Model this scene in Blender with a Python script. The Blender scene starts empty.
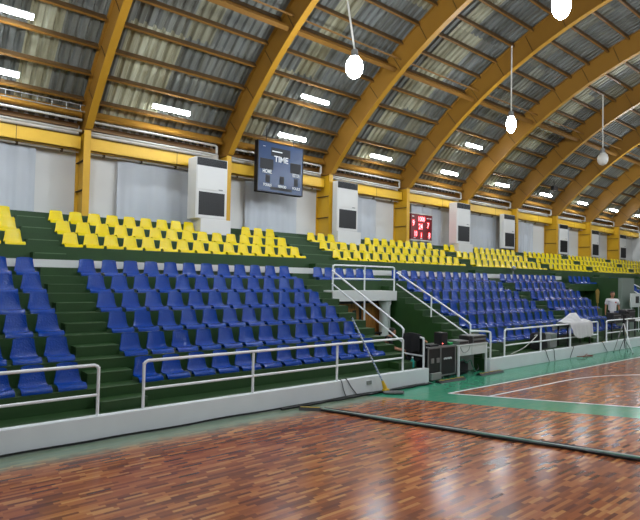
import bpy, bmesh, math, random
from mathutils import Vector, Matrix
random.seed(7)
SC = bpy.context.scene
COL = SC.collection
PI = math.pi

# ------------------------------------------------------------------ materials
def lin(c):
    c /= 255.0
    return c/12.92 if c <= .04045 else ((c+.055)/1.055)**2.4
def rgb(r, g, b): return (lin(r), lin(g), lin(b), 1.0)

def new_mat(name):
    m = bpy.data.materials.new(name); m.use_nodes = True
    nt = m.node_tree
    return m, nt, nt.nodes['Principled BSDF']

def paint(name, col, rough=.5, var=.12, scale=3.0, metal=0.0, spec=.5, bump=0.0, bscale=60.0, coat=0.0):
    """painted or moulded surface: base colour with soft cloudy wear"""
    m, nt, p = new_mat(name)
    N, L = nt.nodes, nt.links
    tc = N.new('ShaderNodeTexCoord'); no = N.new('ShaderNodeTexNoise')
    no.inputs['Scale'].default_value = scale; no.inputs['Detail'].default_value = 5
    L.new(tc.outputs['Object'], no.inputs['Vector'])
    mx = N.new('ShaderNodeMix'); mx.data_type = 'RGBA'
    c = Vector(col[:3])
    mx.inputs[6].default_value = (*(c*(1-var)), 1); mx.inputs[7].default_value = (*(c*(1+var)), 1)
    L.new(no.outputs['Fac'], mx.inputs[0]); L.new(mx.outputs[2], p.inputs['Base Color'])
    p.inputs['Roughness'].default_value = rough; p.inputs['Metallic'].default_value = metal
    p.inputs['Specular IOR Level'].default_value = spec
    if coat: p.inputs['Coat Weight'].default_value = coat; p.inputs['Coat Roughness'].default_value = .1
    if bump:
        n2 = N.new('ShaderNodeTexNoise'); n2.inputs['Scale'].default_value = bscale
        L.new(tc.outputs['Object'], n2.inputs['Vector'])
        b = N.new('ShaderNodeBump'); b.inputs['Strength'].default_value = bump; b.inputs['Distance'].default_value = .02
        L.new(n2.outputs['Fac'], b.inputs['Height']); L.new(b.outputs['Normal'], p.inputs['Normal'])
    return m

def glow(name, col, strength):
    m, nt, p = new_mat(name)
    p.inputs['Base Color'].default_value = (.8, .8, .8, 1)
    p.inputs['Emission Color'].default_value = col; p.inputs['Emission Strength'].default_value = strength
    return m

M = {}
M['blue'] = paint('blue_plastic', rgb(0, 60, 146), .16, .12, 2, spec=.32, bump=.45, bscale=42)
M['yellow_seat'] = paint('yellow_plastic', rgb(228, 206, 8), .2, .08, 2, bump=.5, bscale=42)
M['green'] = paint('green_paint', rgb(35, 68, 28), .45, .3, 2.2, bump=.15, bscale=25)
M['nosing'] = paint('worn_nosing', rgb(78, 104, 72), .6, .3, 6)
M['white'] = paint('white_paint', rgb(214, 216, 214), .5, .08, 1.5)
M['wall'] = paint('wall_white', rgb(214, 214, 212), .7, .06, .8)
M['kerb'] = paint('kerb_white', rgb(226, 230, 232), .5, .08, 2.0)
M['curtain'] = paint('grey_curtain', rgb(190, 195, 202), .8, .06, 1.2)
M['rail'] = paint('rail_white', rgb(236, 238, 240), .35, .05, 3)
M['column'] = paint('yellow_steel', rgb(206, 158, 26), .45, .1, 1.5)
M['beam'] = paint('bright_yellow_steel', rgb(222, 176, 44), .45, .08, 1.5)
M['rib'] = paint('ochre_steel', rgb(144, 102, 32), .5, .12, 1.2)
M['purlin'] = paint('brown_purlin', rgb(84, 60, 28), .55, .2, 1.5)
M['purlin_lip'] = paint('yellow_purlin_lip', rgb(124, 86, 30), .5, .15, 1.5)
M['flange'] = paint('rib_flange_paint', rgb(172, 126, 34), .45, .1, 1.2)
M['drain'] = paint('grey_drain_pipe', rgb(176, 174, 166), .45, .1)
M['joint'] = paint('dark_joint', rgb(70, 50, 22), .7, .1)
M['pipe'] = paint('white_pipe', rgb(205, 203, 196), .4, .08)
M['galv'] = paint('galvanised_steel', rgb(150, 152, 152), .35, .1, 6, metal=.7)
M['ac'] = paint('ac_casing', rgb(218, 218, 216), .45, .04, 2)
M['dark'] = paint('black_plastic', rgb(26, 26, 28), .45, .2, 8)
M['black_metal'] = paint('black_metal', rgb(20, 20, 22), .4, .2, 5)
M['fabric_black'] = paint('black_cloth', rgb(22, 22, 24), .9, .3, 10, bump=.3, bscale=60)
M['cloth_white'] = paint('white_cloth', rgb(205, 205, 206), .85, .06, 4, bump=.2, bscale=14)
M['sb_blue'] = paint('scoreboard_blue', rgb(17, 50, 92), .3, .3, 1.2)
M['sb_dark'] = paint('scoreboard_window', rgb(14, 16, 22), .55, .1)
M['lettering'] = paint('white_lettering', rgb(225, 228, 230), .5, .02)
M['red_panel'] = paint('red_dark_panel', rgb(112, 6, 20), .4, .2, 4)
M['digit'] = glow('red_led_digit', (1, .035, .045, 1), 13.0)
M['grey'] = paint('grey_box', rgb(140, 144, 140), .5, .1)
M['greywall'] = paint('grey_green_plaster', rgb(118, 128, 120), .7, .1, 1.5)
M['wood_door'] = None
M['skin'] = paint('skin', rgb(168, 118, 88), .5, .06, 8)
M['hair'] = paint('dark_hair', rgb(24, 18, 16), .5, .2, 30)
M['teal'] = paint('teal_plastic', rgb(30, 158, 146), .5, .1)
M['trousers'] = paint('dark_trousers', rgb(32, 36, 42), .9, .2, 8)
M['tshirt'] = paint('white_tshirt', rgb(214, 212, 214), .9, .04, 8)
M['red_mark'] = paint('red_badge', rgb(170, 60, 60), .8, .05)
M['mop_yellow'] = paint('mop_yellow', rgb(222, 178, 30), .4, .06)
M['mop_grey'] = paint('mop_yarn', rgb(112, 114, 112), .95, .25, 25, bump=.6, bscale=50)
M['green_dev'] = paint('green_device', rgb(30, 160, 84), .5, .06)
M['red_cable'] = paint('red_cable', rgb(140, 42, 40), .6, .1)
M['green_cable'] = paint('green_cable', rgb(70, 124, 104), .6, .15)
M['straw'] = paint('straw', rgb(140, 116, 52), .9, .25, 20)
M['navy'] = paint('navy_cloth', rgb(30, 54, 96), .9, .2, 10)
M['led'] = glow('led_diffuser', (.88, .95, 1, 1), 78.0)
M['bulb'] = glow('high_bay_bulb', (.87, .94, 1, 1), 215.0)
M['red_led'] = glow('standby_light', (1, .05, .03, 1), 5.0)

def striped(name, c1, c2, scale):
    m, nt, p = new_mat(name); N, L = nt.nodes, nt.links
    tc = N.new('ShaderNodeTexCoord'); w = N.new('ShaderNodeTexWave')
    w.wave_type = 'BANDS'; w.bands_direction = 'DIAGONAL'; w.inputs['Scale'].default_value = scale
    L.new(tc.outputs['Object'], w.inputs['Vector'])
    r = N.new('ShaderNodeValToRGB'); r.color_ramp.interpolation = 'CONSTANT'
    r.color_ramp.elements[0].color = c1; r.color_ramp.elements[1].color = c2; r.color_ramp.elements[1].position = .5
    L.new(w.outputs['Fac'], r.inputs[0]); L.new(r.outputs[0], p.inputs['Base Color']); p.inputs['Roughness'].default_value = .45
    return m
M['mop_pole'] = striped('blue_white_spiral', rgb(120, 150, 196), rgb(206, 214, 222), 14)
M['hazard'] = striped('yellow_black_hazard', rgb(196, 166, 30), rgb(36, 34, 30), 3.2)

def mk_wood():
    m, nt, p = new_mat('brown_door_wood'); N, L = nt.nodes, nt.links
    tc = N.new('ShaderNodeTexCoord'); mp = N.new('ShaderNodeMapping'); mp.inputs['Scale'].default_value = (8, 8, .8)
    no = N.new('ShaderNodeTexNoise'); no.inputs['Scale'].default_value = 2.5; no.inputs['Detail'].default_value = 6
    L.new(tc.outputs['Object'], mp.inputs[0]); L.new(mp.outputs[0], no.inputs['Vector'])
    r = N.new('ShaderNodeValToRGB')
    r.color_ramp.elements[0].color = rgb(120, 76, 32); r.color_ramp.elements[1].color = rgb(190, 128, 60)
    r.color_ramp.elements[0].position = .3; r.color_ramp.elements[1].position = .7
    L.new(no.outputs['Fac'], r.inputs[0]); L.new(r.outputs[0], p.inputs['Base Color']); p.inputs['Roughness'].default_value = .5
    return m
M['wood_door'] = mk_wood()

def mk_roof():
    m, nt, p = new_mat('corrugated_roof_sheet'); N, L = nt.nodes, nt.links
    tc = N.new('ShaderNodeTexCoord'); sx = N.new('ShaderNodeSeparateXYZ'); L.new(tc.outputs['Object'], sx.inputs[0])
    def math_(op, a, b=None):
        n = N.new('ShaderNodeMath'); n.operation = op
        for i, v in enumerate((a, b)):
            if v is None: continue
            if isinstance(v, (int, float)): n.inputs[i].default_value = v
            else: L.new(v, n.inputs[i])
        return n.outputs[0]
    sheet = math_('FLOOR', math_('DIVIDE', sx.outputs[0], .79))
    rowi = math_('FLOOR', math_('DIVIDE', sx.outputs[1], 3.1))
    cb = N.new('ShaderNodeCombineXYZ'); L.new(sheet, cb.inputs[0]); L.new(rowi, cb.inputs[1])
    wn = N.new('ShaderNodeTexWhiteNoise'); wn.noise_dimensions = '2D'; L.new(cb.outputs[0], wn.inputs['Vector'])
    r = N.new('ShaderNodeValToRGB'); r.color_ramp.interpolation = 'LINEAR'
    e = r.color_ramp.elements
    e[0].color = rgb(108, 112, 110); e[1].color = rgb(196, 196, 174)
    a = e.new(.35); a.color = rgb(122, 126, 124)
    a = e.new(.6); a.color = rgb(134, 138, 136)
    a = e.new(.8); a.color = rgb(152, 150, 128)
    L.new(wn.outputs['Value'], r.inputs[0])
    mp = N.new('ShaderNodeMapping'); mp.inputs['Scale'].default_value = (3.2, .35, .35); L.new(tc.outputs['Object'], mp.inputs[0])
    no = N.new('ShaderNodeTexNoise'); no.inputs['Scale'].default_value = 1.2; no.inputs['Detail'].default_value = 6; no.inputs['Roughness'].default_value = .65
    L.new(mp.outputs[0], no.inputs['Vector'])
    r2 = N.new('ShaderNodeValToRGB'); r2.color_ramp.elements[0].position = .3; r2.color_ramp.elements[1].position = .68
    r2.color_ramp.elements[0].color = rgb(168, 158, 134); r2.color_ramp.elements[1].color = (1, 1, 1, 1)
    L.new(no.outputs['Fac'], r2.inputs[0])
    mx = N.new('ShaderNodeMix'); mx.data_type = 'RGBA'; mx.blend_type = 'MULTIPLY'; mx.inputs[0].default_value = 1
    L.new(r.outputs[0], mx.inputs[6]); L.new(r2.outputs[0], mx.inputs[7]); L.new(mx.outputs[2], p.inputs['Base Color'])
    p.inputs['Roughness'].default_value = .5; p.inputs['Metallic'].default_value = .05
    return m
M['roof'] = mk_roof()

def mk_floor():
    m, nt, p = new_mat('parquet_court'); N, L = nt.nodes, nt.links
    tc = N.new('ShaderNodeTexCoord'); sx = N.new('ShaderNodeSeparateXYZ'); L.new(tc.outputs['Object'], sx.inputs[0])
    X, Y = sx.outputs[0], sx.outputs[1]
    def ma(op, a, b=None, c=None):
        n = N.new('ShaderNodeMath'); n.operation = op
        for i, v in enumerate((a, b, c)):
            if v is None: continue
            if isinstance(v, (int, float)): n.inputs[i].default_value = v
            else: L.new(v, n.inputs[i])
        return n.outputs[0]
    def mix(f, a, b, blend='MIX'):
        n = N.new('ShaderNodeMix'); n.data_type = 'RGBA'; n.blend_type = blend
        for i, v in ((0, f), (6, a), (7, b)):
            if isinstance(v, (int, float)): n.inputs[i].default_value = v
            elif isinstance(v, tuple): n.inputs[i].default_value = v
            else: L.new(v, n.inputs[i])
        return n.outputs[2]
    # planks: per-block random tint
    ph = .047; pl = .27
    row = ma('FLOOR', ma('DIVIDE', Y, ph))
    wr = N.new('ShaderNodeTexWhiteNoise'); wr.noise_dimensions = '1D'; L.new(row, wr.inputs['W'])
    xs = ma('ADD', ma('DIVIDE', X, pl), ma('MULTIPLY', wr.outputs['Value'], 7.3))
    colm = ma('FLOOR', xs)
    cb = N.new('ShaderNodeCombineXYZ'); L.new(row, cb.inputs[0]); L.new(colm, cb.inputs[1])
    wn = N.new('ShaderNodeTexWhiteNoise'); wn.noise_dimensions = '2D'; L.new(cb.outputs[0], wn.inputs['Vector'])
    r = N.new('ShaderNodeValToRGB'); e = r.color_ramp.elements
    e[0].color = rgb(100, 56, 44); e[1].color = rgb(196, 136, 82)
    for pos, c in ((.2, (122, 68, 46)), (.45, (146, 82, 52)), (.7, (164, 96, 58)), (.88, (180, 114, 68))):
        a = e.new(pos); a.color = rgb(*c)
    L.new(wn.outputs['Value'], r.inputs[0])
    mp = N.new('ShaderNodeMapping'); mp.inputs['Scale'].default_value = (3, 40, 1); L.new(tc.outputs['Object'], mp.inputs[0])
    gr = N.new('ShaderNodeTexNoise'); gr.inputs['Scale'].default_value = 1.5; gr.inputs['Detail'].default_value = 4
    L.new(mp.outputs[0], gr.inputs['Vector'])
    grain = N.new('ShaderNodeMapRange'); grain.inputs[3].default_value = .8; grain.inputs[4].default_value = 1.15
    L.new(gr.outputs['Fac'], grain.inputs[0])
    gc = N.new('ShaderNodeCombineColor')
    for i in range(3): L.new(grain.outputs[0], gc.inputs[i])
    wood = mix(1.0, r.outputs[0], gc.outputs[0], 'MULTIPLY')
    # painted zones with worn edges
    nz = N.new('ShaderNodeTexNoise'); nz.inputs['Scale'].default_value = 5; nz.inputs['Detail'].default_value = 5
    L.new(tc.outputs['Object'], nz.inputs['Vector'])
    wob = ma('MULTIPLY', ma('SUBTRACT', nz.outputs['Fac'], .5), .25)
    def smooth(v, lo, hi):
        n = N.new('ShaderNodeMapRange'); n.interpolation_type = 'SMOOTHSTEP'
        n.inputs[1].default_value = lo; n.inputs[2].default_value = hi; L.new(v, n.inputs[0]); return n.outputs[0]
    kerbz = smooth(ma('ADD', Y, wob), -.80, -.28)
    dusty = mix(nz.outputs['Fac'], rgb(108, 140, 118), rgb(132, 158, 138))
    col = mix(ma('MULTIPLY', kerbz, .85), wood, dusty)
    n2 = ma('ADD', ma('MULTIPLY', X, .831), ma('MULTIPLY', Y, .556))
    n1 = ma('ADD', ma('MULTIPLY', X, .82), ma('MULTIPLY', Y, .573))
    sl = ma('ADD', Y, ma('MULTIPLY', ma('SUBTRACT', X, 6.15), .02))
    out = smooth(n2, 3.64, 3.68)
    inn = ma('MULTIPLY', smooth(n1, 4.46, 4.48), smooth(ma('MULTIPLY', sl, -1.0), .99, 1.01))
    band = ma('MULTIPLY', out, ma('SUBTRACT', 1.0, inn))
    teal = mix(nz.outputs['Fac'], rgb(44, 138, 106), rgb(60, 160, 124))
    col = mix(ma('MULTIPLY', band, .93), col, teal)
    L.new(col, p.inputs['Base Color'])
    rg = N.new('ShaderNodeMapRange'); rg.inputs[3].default_value = .14; rg.inputs[4].default_value = .24
    L.new(nz.outputs['Fac'], rg.inputs[0]); L.new(rg.outputs[0], p.inputs['Roughness'])
    p.inputs['Specular IOR Level'].default_value = .5
    return m
M['floor'] = mk_floor()

# ------------------------------------------------------------------ mesh builder
class MB:
    def __init__(s): s.v = []; s.f = []
    def add(s, vs, fs):
        o = len(s.v); s.v += [Vector(a) for a in vs]; s.f += [tuple(i+o for i in f) for f in fs]; return s
    def box(s, x0, x1, y0, y1, z0, z1, T=None):
        vs = [Vector((x, y, z)) for z in (z0, z1) for y in (y0, y1) for x in (x0, x1)]
        if T is not None: vs = [T @ a for a in vs]
        return s.add(vs, [(0,2,3,1),(4,5,7,6),(0,1,5,4),(2,6,7,3),(0,4,6,2),(1,3,7,5)])
    def bbox(s, x0, x1, y0, y1, z0, z1, b=.02, T=None):
        """box with chamfered edges"""
        bm = bmesh.new(); bmesh.ops.create_cube(bm, size=1)
        for v in bm.verts: v.co = Vector(((x0+x1)/2+v.co.x*(x1-x0), (y0+y1)/2+v.co.y*(y1-y0), (z0+z1)/2+v.co.z*(z1-z0)))
        bmesh.ops.bevel(bm, geom=bm.edges[:], offset=b, segments=2, affect='EDGES', profile=.6)
        bm.verts.index_update()
        vs = [(T @ v.co if T is not None else v.co.copy()) for v in bm.verts]; fs = [tuple(v.index for v in f.verts) for f in bm.faces]
        bm.free(); return s.add(vs, fs)
    def tube(s, pts, r, n=8, caps=True):
        pts = [Vector(p) for p in pts]; rs = r if isinstance(r, (list, tuple)) else [r]*len(pts)
        o = len(s.v); up = None; m = len(pts)
        for i, p in enumerate(pts):
            a = pts[max(i-1, 0)]; b = pts[min(i+1, m-1)]; t = (b-a).normalized()
            if up is None:
                up = Vector((0,0,1)) if abs(t.z) < .9 else Vector((1,0,0))
            up = (up - t*up.dot(t)).normalized(); sd = t.cross(up)
            k = 1.0
            if 0 < i < m-1:
                c = (pts[i]-a).normalized().dot((b-pts[i]).normalized()); k = 1/max(.6, math.sqrt((1+c)/2))
            for j in range(n):
                q = 2*PI*j/n; s.v.append(p + (up*math.cos(q)+sd*math.sin(q))*rs[i]*k)
        for i in range(m-1):
            for j in range(n):
                a = o+i*n+j; b = o+i*n+(j+1)%n; s.f.append((a, b, b+n, a+n))
        if caps: s.f.append(tuple(o+j for j in range(n))[::-1]); s.f.append(tuple(o+(m-1)*n+j for j in range(n)))
        return s
    def lathe(s, prof, c=(0,0,0), n=20, T=None):
        o = len(s.v); c = Vector(c)
        for r, z in prof:
            for j in range(n):
                q = 2*PI*j/n; p = Vector((r*math.cos(q), r*math.sin(q), z)); s.v.append((T @ p if T is not None else p)+c)
        for i in range(len(prof)-1):
            for j in range(n):
                a = o+i*n+j; b = o+i*n+(j+1)%n; s.f.append((a, b, b+n, a+n))
        s.f.append(tuple(o+j for j in range(n))[::-1]); s.f.append(tuple(o+(len(prof)-1)*n+j for j in range(n)))
        return s
    def prism_x(s, poly, x0, x1):
        """polygon of (y, z) pushed along x"""
        n = len(poly); o = len(s.v)
        s.v += [Vector((x0, y, z)) for y, z in poly] + [Vector((x1, y, z)) for y, z in poly]
        for i in range(n): s.f.append((o+i, o+(i+1)%n, o+n+(i+1)%n, o+n+i))
        s.f.append(tuple(o+i for i in range(n))[::-1]); s.f.append(tuple(o+n+i for i in range(n)))
        return s
    def strip_x(s, a, b, x0, x1):
        """solid between two equal-length (y, z) curves, pushed along x"""
        n = len(a); o = len(s.v)
        for y, z in a: s.v += [Vector((x0, y, z)), Vector((x1, y, z))]
        for y, z in b: s.v += [Vector((x0, y, z)), Vector((x1, y, z))]
        A = lambda i, k: o+2*i+k
        B = lambda i, k: o+2*n+2*i+k
        for i in range(n-1):
            s.f += [(A(i,0),A(i+1,0),A(i+1,1),A(i,1)), (B(i,0),B(i,1),B(i+1,1),B(i+1,0)),
                    (A(i,0),B(i,0),B(i+1,0),A(i+1,0)), (A(i,1),A(i+1,1),B(i+1,1),B(i,1))]
        s.f += [(A(0,0),A(0,1),B(0,1),B(0,0)), (A(n-1,0),B(n-1,0),B(n-1,1),A(n-1,1))]
        return s
    def sheet(s, grid, thick):
        """grid of points -> closed thin shell"""
        R, Cn = len(grid), len(grid[0]); g = [[Vector(p) for p in r] for r in grid]
        def nrm(i, j):
            a = g[min(i+1,R-1)][j]-g[max(i-1,0)][j]; b = g[i][min(j+1,Cn-1)]-g[i][max(j-1,0)]
            n = a.cross(b); return n.normalized() if n.length > 1e-9 else Vector((0,0,1))
        o = len(s.v)
        s.v += [g[i][j] for i in range(R) for j in range(Cn)]
        s.v += [g[i][j]-nrm(i,j)*thick for i in range(R) for j in range(Cn)]
        P = lambda i, j: o+i*Cn+j
        Q = lambda i, j: o+R*Cn+i*Cn+j
        for i in range(R-1):
            for j in range(Cn-1):
                s.f.append((P(i,j),P(i+1,j),P(i+1,j+1),P(i,j+1))); s.f.append((Q(i,j),Q(i,j+1),Q(i+1,j+1),Q(i+1,j)))
        for i in range(R-1):
            s.f.append((P(i,0),Q(i,0),Q(i+1,0),P(i+1,0))); s.f.append((P(i,Cn-1),P(i+1,Cn-1),Q(i+1,Cn-1),Q(i,Cn-1)))
        for j in range(Cn-1):
            s.f.append((P(0,j),P(0,j+1),Q(0,j+1),Q(0,j))); s.f.append((P(R-1,j),Q(R-1,j),Q(R-1,j+1),P(R-1,j+1)))
        return s
    def build(s, name, mat, parent=None, smooth=False, loc=None):
        me = bpy.data.meshes.new(name)
        off = Vector(loc) if loc is not None else (parent_world(parent) if parent else Vector())
        me.from_pydata([v-off for v in s.v], [], s.f); me.update()
        bm = bmesh.new(); bm.from_mesh(me); bmesh.ops.recalc_face_normals(bm, faces=bm.faces[:]); bm.to_mesh(me); bm.free()
        if smooth:
            for p in me.polygons: p.use_smooth = True
            try: me.set_sharp_from_angle(angle=math.radians(40))
            except Exception: pass
        if isinstance(mat, str): mat = M[mat]
        me.materials.append(mat)
        o = bpy.data.objects.new(name, me); COL.objects.link(o)
        if parent: o.parent = parent
        elif loc is not None: o.location = loc
        return o

def parent_world(o):
    w = Vector()
    while o: w += o.location; o = o.parent
    return w

def tag(o, label=None, cat=None, group=None, kind=None):
    if label: o['label'] = label
    if cat: o['category'] = cat
    if group: o['group'] = group
    if kind: o['kind'] = kind
    return o
def thing(name, loc, label, cat, group=None, kind='thing'):
    o = bpy.data.objects.new(name, None); o.empty_display_size = .1
    COL.objects.link(o); o.location = loc
    return tag(o, label, cat, group, kind)
def copy_thing(root, loc, label, group=None, parts=True):
    r = root.copy(); COL.objects.link(r); r.location = loc; r['label'] = label
    if group: r['group'] = group
    for ch in root.children:
        c = ch.copy(); COL.objects.link(c); c.parent = r
        for g in ch.children:
            d = g.copy(); COL.objects.link(d); d.parent = c
    return r
def smooth_path(pts, n=6):
    P = [Vector(p) for p in pts]; out = []
    for i in range(len(P)-1):
        a = P[max(i-1,0)]; b = P[i]; c = P[i+1]; d = P[min(i+2,len(P)-1)]
        for k in range(n):
            t = k/n; out.append(.5*((2*b)+(c-a)*t+(2*a-5*b+4*c-d)*t*t+(3*b-a-3*c+d)*t**3))
    out.append(P[-1]); return out
ORD = ['first','second','third','fourth','fifth','sixth','seventh','eighth','ninth','tenth','eleventh','twelfth','thirteenth','fourteenth','fifteenth','sixteenth']

def text_mesh(body, size, mat, parent, name, x, y, z, width=None, sx=1.0):
    cu = bpy.data.curves.new(name, 'FONT'); cu.body = body; cu.size = size; cu.align_x = 'CENTER'; cu.align_y = 'CENTER'; cu.extrude = .004
    cu.offset = size*.012
    t = bpy.data.objects.new(name+'_src', cu); COL.objects.link(t)
    dg = bpy.context.evaluated_depsgraph_get(); me = bpy.data.meshes.new_from_object(t.evaluated_get(dg))
    bpy.data.objects.remove(t); bpy.data.curves.remove(cu)
    off = parent_world(parent)
    for v in me.vertices:
        c = v.co.copy(); v.co = Vector((x+c.x*sx, y-c.z, z+c.y))-off
    me.materials.clear(); me.materials.append(M[mat]); me.name = name
    o = bpy.data.objects.new(name, me); COL.objects.link(o); o.parent = parent
    return o

# ------------------------------------------------------------------ dimensions
XL, XR = -11.0, 42.75
KERB = .35
def tread(r): return .64+.3488*r           # blue tier tops, r = 0..5
def riser(r): return .60+.7014*r
WALKZ, WALKY = tread(6), riser(6)          # cross aisle
UY = [5.68, 6.42, 7.16, 7.88]; UZ = [3.07, 3.414, 3.757, 4.08]
WALLY = 8.72
COLX = [1.035+4.635*k for k in range(-1, 10)]   # index 0 is the column left of the frame
CY, CZ, R0, RT = -5.29, -5.04, 17.53, 18.36
def arc(R, th): return (CY+R*math.sin(th), CZ+R*math.cos(th))

# ------------------------------------------------------------------ floor and shell
o = MB().add([(-14,-24,0),(44,-24,0),(44,9,0),(-14,9,0)], [(0,1,2,3)]).build('floor', 'floor')
tag(o, 'polished brown parquet sports floor with green painted bands', 'floor', kind='structure')

def floor_strip(pts, w, label):
    P = [Vector((x, y, .003)) for x, y in pts]; m = MB(); vs = []
    for i, p in enumerate(P):
        t = (P[min(i+1,len(P)-1)]-P[max(i-1,0)]).normalized(); n = Vector((-t.y, t.x, 0))*w/2
        vs += [p+n, p-n]
    m.add(vs, [(2*i, 2*i+1, 2*i+3, 2*i+2) for i in range(len(P)-1)])
    o = m.build('floor_marking', 'lettering'); tag(o, label, 'floor line', kind='structure')
floor_strip([(6.12,-1.0),(16.2,-1.2),(30,-1.48)], .06, 'white side line running parallel to the kerb')
floor_strip([(6.12,-1.0),(8.26,-4.02),(11.0,-7.9)], .06, 'white end line crossing the floor in front of the green band')
p3 = [(6.62,-1.68),(8.17,-1.73),(9.4,-1.75)]
for k in range(15):
    a = k/14*1.2; p3.append((9.6+6.2*math.sin(a)*.9, -1.76-6.2*(1-math.cos(a))*.9*1.02))
floor_strip(p3, .055, 'white three-point line curving away inside the court')

# walls
o = MB().box(XL, XR, WALLY, WALLY+.2, 3.6, 7.0).build('wall_back', 'wall'); tag(o, 'white rear wall behind the upper seats', 'wall', kind='structure')
end = [(-14, 0), (9.2, 0), (9.2, 6.6)]+[arc(RT+.1, .88-.1*k) for k in range(0, 19)]+[(-14, 0)]
o = MB().prism_x([(9.2,0)]+[(9.2, 6.5)]+[arc(RT+.12, .86-.08*k) for k in range(20)]+[(arc(RT, .86-.08*19)[0], 0)], XR, XR+.2).build('wall_end', 'wall')
tag(o, 'white end wall far down the hall', 'wall', kind='structure')

# roof sheet, trapezoidal corrugation running down the slope
def make_roof():
    xs = []; x = XL-1
    while x < XR+.2:
        xs += [(x, 0), (x+.13, 0), (x+.165, .07), (x+.23, .07)]; x += .265
    ths = [.905-.05*i for i in range(37)]; m = MB(); vs = []; fs = []; n = len(xs)
    for th in ths:
        for (x, h) in xs:
            y, z = arc(RT+.05+h, th); vs.append((x, y, z))
    for i in range(len(ths)-1):
        for j in range(n-1): fs.append((i*n+j, i*n+j+1, (i+1)*n+j+1, (i+1)*n+j))
    return m.add(vs, fs).build('ceiling', 'roof')
tag(make_roof(), 'arched roof of weathered corrugated metal sheets', 'roof', kind='structure')

# ------------------------------------------------------------------ grandstand
gs = thing('grandstand', (2, 4, 0), 'stepped concrete stand painted dark green that carries all the seats', 'grandstand', kind='structure')
END = [20.02, 20.02, 21.05, 21.6, 21.6, 22.3]
for r in range(6):
    y1 = 8.75
    z0 = tread(r-1) if r else 0.0
    segs = [(XL, 6.55), (9.32, END[r]), (27.2, XR)]
    if r == 5: segs = [(XL, XR)]
    if r == 4: segs.append((6.55, 9.32))
    for a, b in segs: MB().box(a, b, 4.79 if a == 6.55 else riser(r), y1, z0, tread(r)).build('tier', 'green', gs)
MB().box(XL, XR, WALKY, 8.75, tread(5), WALKZ).build('walkway', 'green', gs)
for a, b in ((XL, 23.0), (26.6, 27.6)): MB().box(a, b, WALKY-.025, WALKY+.02, 2.565, WALKZ+.004).build('white_edge_band', 'white', gs)
for i in range(4):
    MB().box(XL, XR, UY[i], 8.75, UZ[i-1] if i else WALKZ, UZ[i]).build('tier', 'green', gs)
for a, b in ((XL, 6.6), (9.27, 22.3)): MB().box(a, b, .145, .62, 0, KERB-.01).build('front_walkway', 'green', gs)
MB().box(20.02, 22.3, .62, 2.05, 0, KERB-.01).build('landing', 'green', gs)
# aisle half steps and worn nosings
def aisle(x0, x1, lower=True, upper=None, rows=range(0, 7)):
    for r in rows:
        zb = tread(r-1) if r else KERB-.01
        zt = (zb+tread(r))/2; y = riser(r)-.33
        st = MB().box(x0, x1, y, riser(r)+.01, zb-.005, zt).build('aisle_step', 'green', gs)
        MB().box(x0+.03, x1-.03, y-.004, y+.022, zt-.006, zt+.003).build('nosing', 'nosing', st)
        if r < 6: MB().box(x0+.03, x1-.03, riser(r)-.004, riser(r)+.022, tread(r)-.006, tread(r)+.003).build('tier_nosing', 'nosing', gs)
aisle(-.80, -.06); aisle(5.93, 6.55); aisle(9.32, 10.19); aisle(16.16, 16.94)
aisle(21.65, 22.28, rows=range(5, 7)); aisle(27.2, 27.9)
def upper_aisle(x0, x1):
    zs = [WALKZ]+UZ
    for i in range(4):
        zt = (zs[i]+zs[i+1])/2; y = UY[i]-.34
        st = MB().box(x0, x1, y, UY[i]+.01, zs[i]-.005, zt).build('aisle_step', 'green', gs)
        MB().box(x0+.03, x1-.03, y-.004, y+.02, zt-.022, zt+.003).build('nosing', 'nosing', st)
for a in ((-.78, -.05), (7.5, 8.82), (16.4, 17.05), (23.5, 24.2), (28.75, 29.5), (35.0, 35.7)): upper_aisle(*a)

# gangway under the balcony
tag(MB().box(6.56, 9.31, 3.98, 4.1, 0, 1.765).build('wall_gangway', 'green'), 'dark green back wall of the gangway under the balcony', 'wall', kind='structure')
bal = thing('balcony', (7.95, 3.8, 1.76), 'white concrete balcony slab bridging the gangway below the short blue row', 'balcony')
MB().box(6.58, 9.29, 3.40, 4.60, 1.98, 2.07).box(6.58, 9.29, 3.40, 3.52, 1.77, 1.98).box(6.58, 9.29, 3.52, 4.6, 1.77, 1.98).build('slab', 'white', bal)
o = MB().lathe([(.18,0),(.18,1.6),(.205,1.66),(.205,1.765)], (9.02, 3.66, 0), 20).build('round_pillar', 'white', smooth=True)
tag(o, 'round white pillar holding up the balcony beside the brown door', 'pillar', kind='thing')
d = thing('door', (8.6, 3.93, 0), 'brown wooden double door at the back of the gangway', 'door', kind='thing'); d.name = 'door_1'; d['kind'] = 'structure'
MB().box(7.15, 8.13, 3.92, 3.97, .02, 1.66).build('door_leaf', 'wood_door', d)
MB().box(8.25, 9.22, 3.92, 3.97, .02, 1.66).build('door_leaf', 'wood_door', d)
MB().box(7.1, 9.25, 3.935, 3.976, 1.66, 1.74).box(8.13, 8.25, 3.935, 3.97, .02, 1.66).build('door_frame', 'black_metal', d)
MB().bbox(7.86, 7.99, 3.895, 3.922, 1.02, 1.46, .01).build('door_plate', 'dark', d)

# second gangway: dark green side wall with grey plaster end
o = MB().box(25.6, 25.75, 3.12, WALKY, 0, 2.72).build('wall_side', 'green'); tag(o, 'dark green side wall of the far gangway behind the standing person', 'wall', kind='structure')
o = MB().box(25.6, 27.19, 2.95, 3.11, 0, 2.72).build('wall_pier', 'greywall'); tag(o, 'pale grey pier beside the dark green wall far down the stand', 'wall', kind='structure')
o = MB().box(22.3, 25.6, 4.78, 4.80, 0, 2.38).build('wall_recess', 'green'); tag(o, 'green back wall of the far gangway', 'wall', kind='structure')

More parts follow.
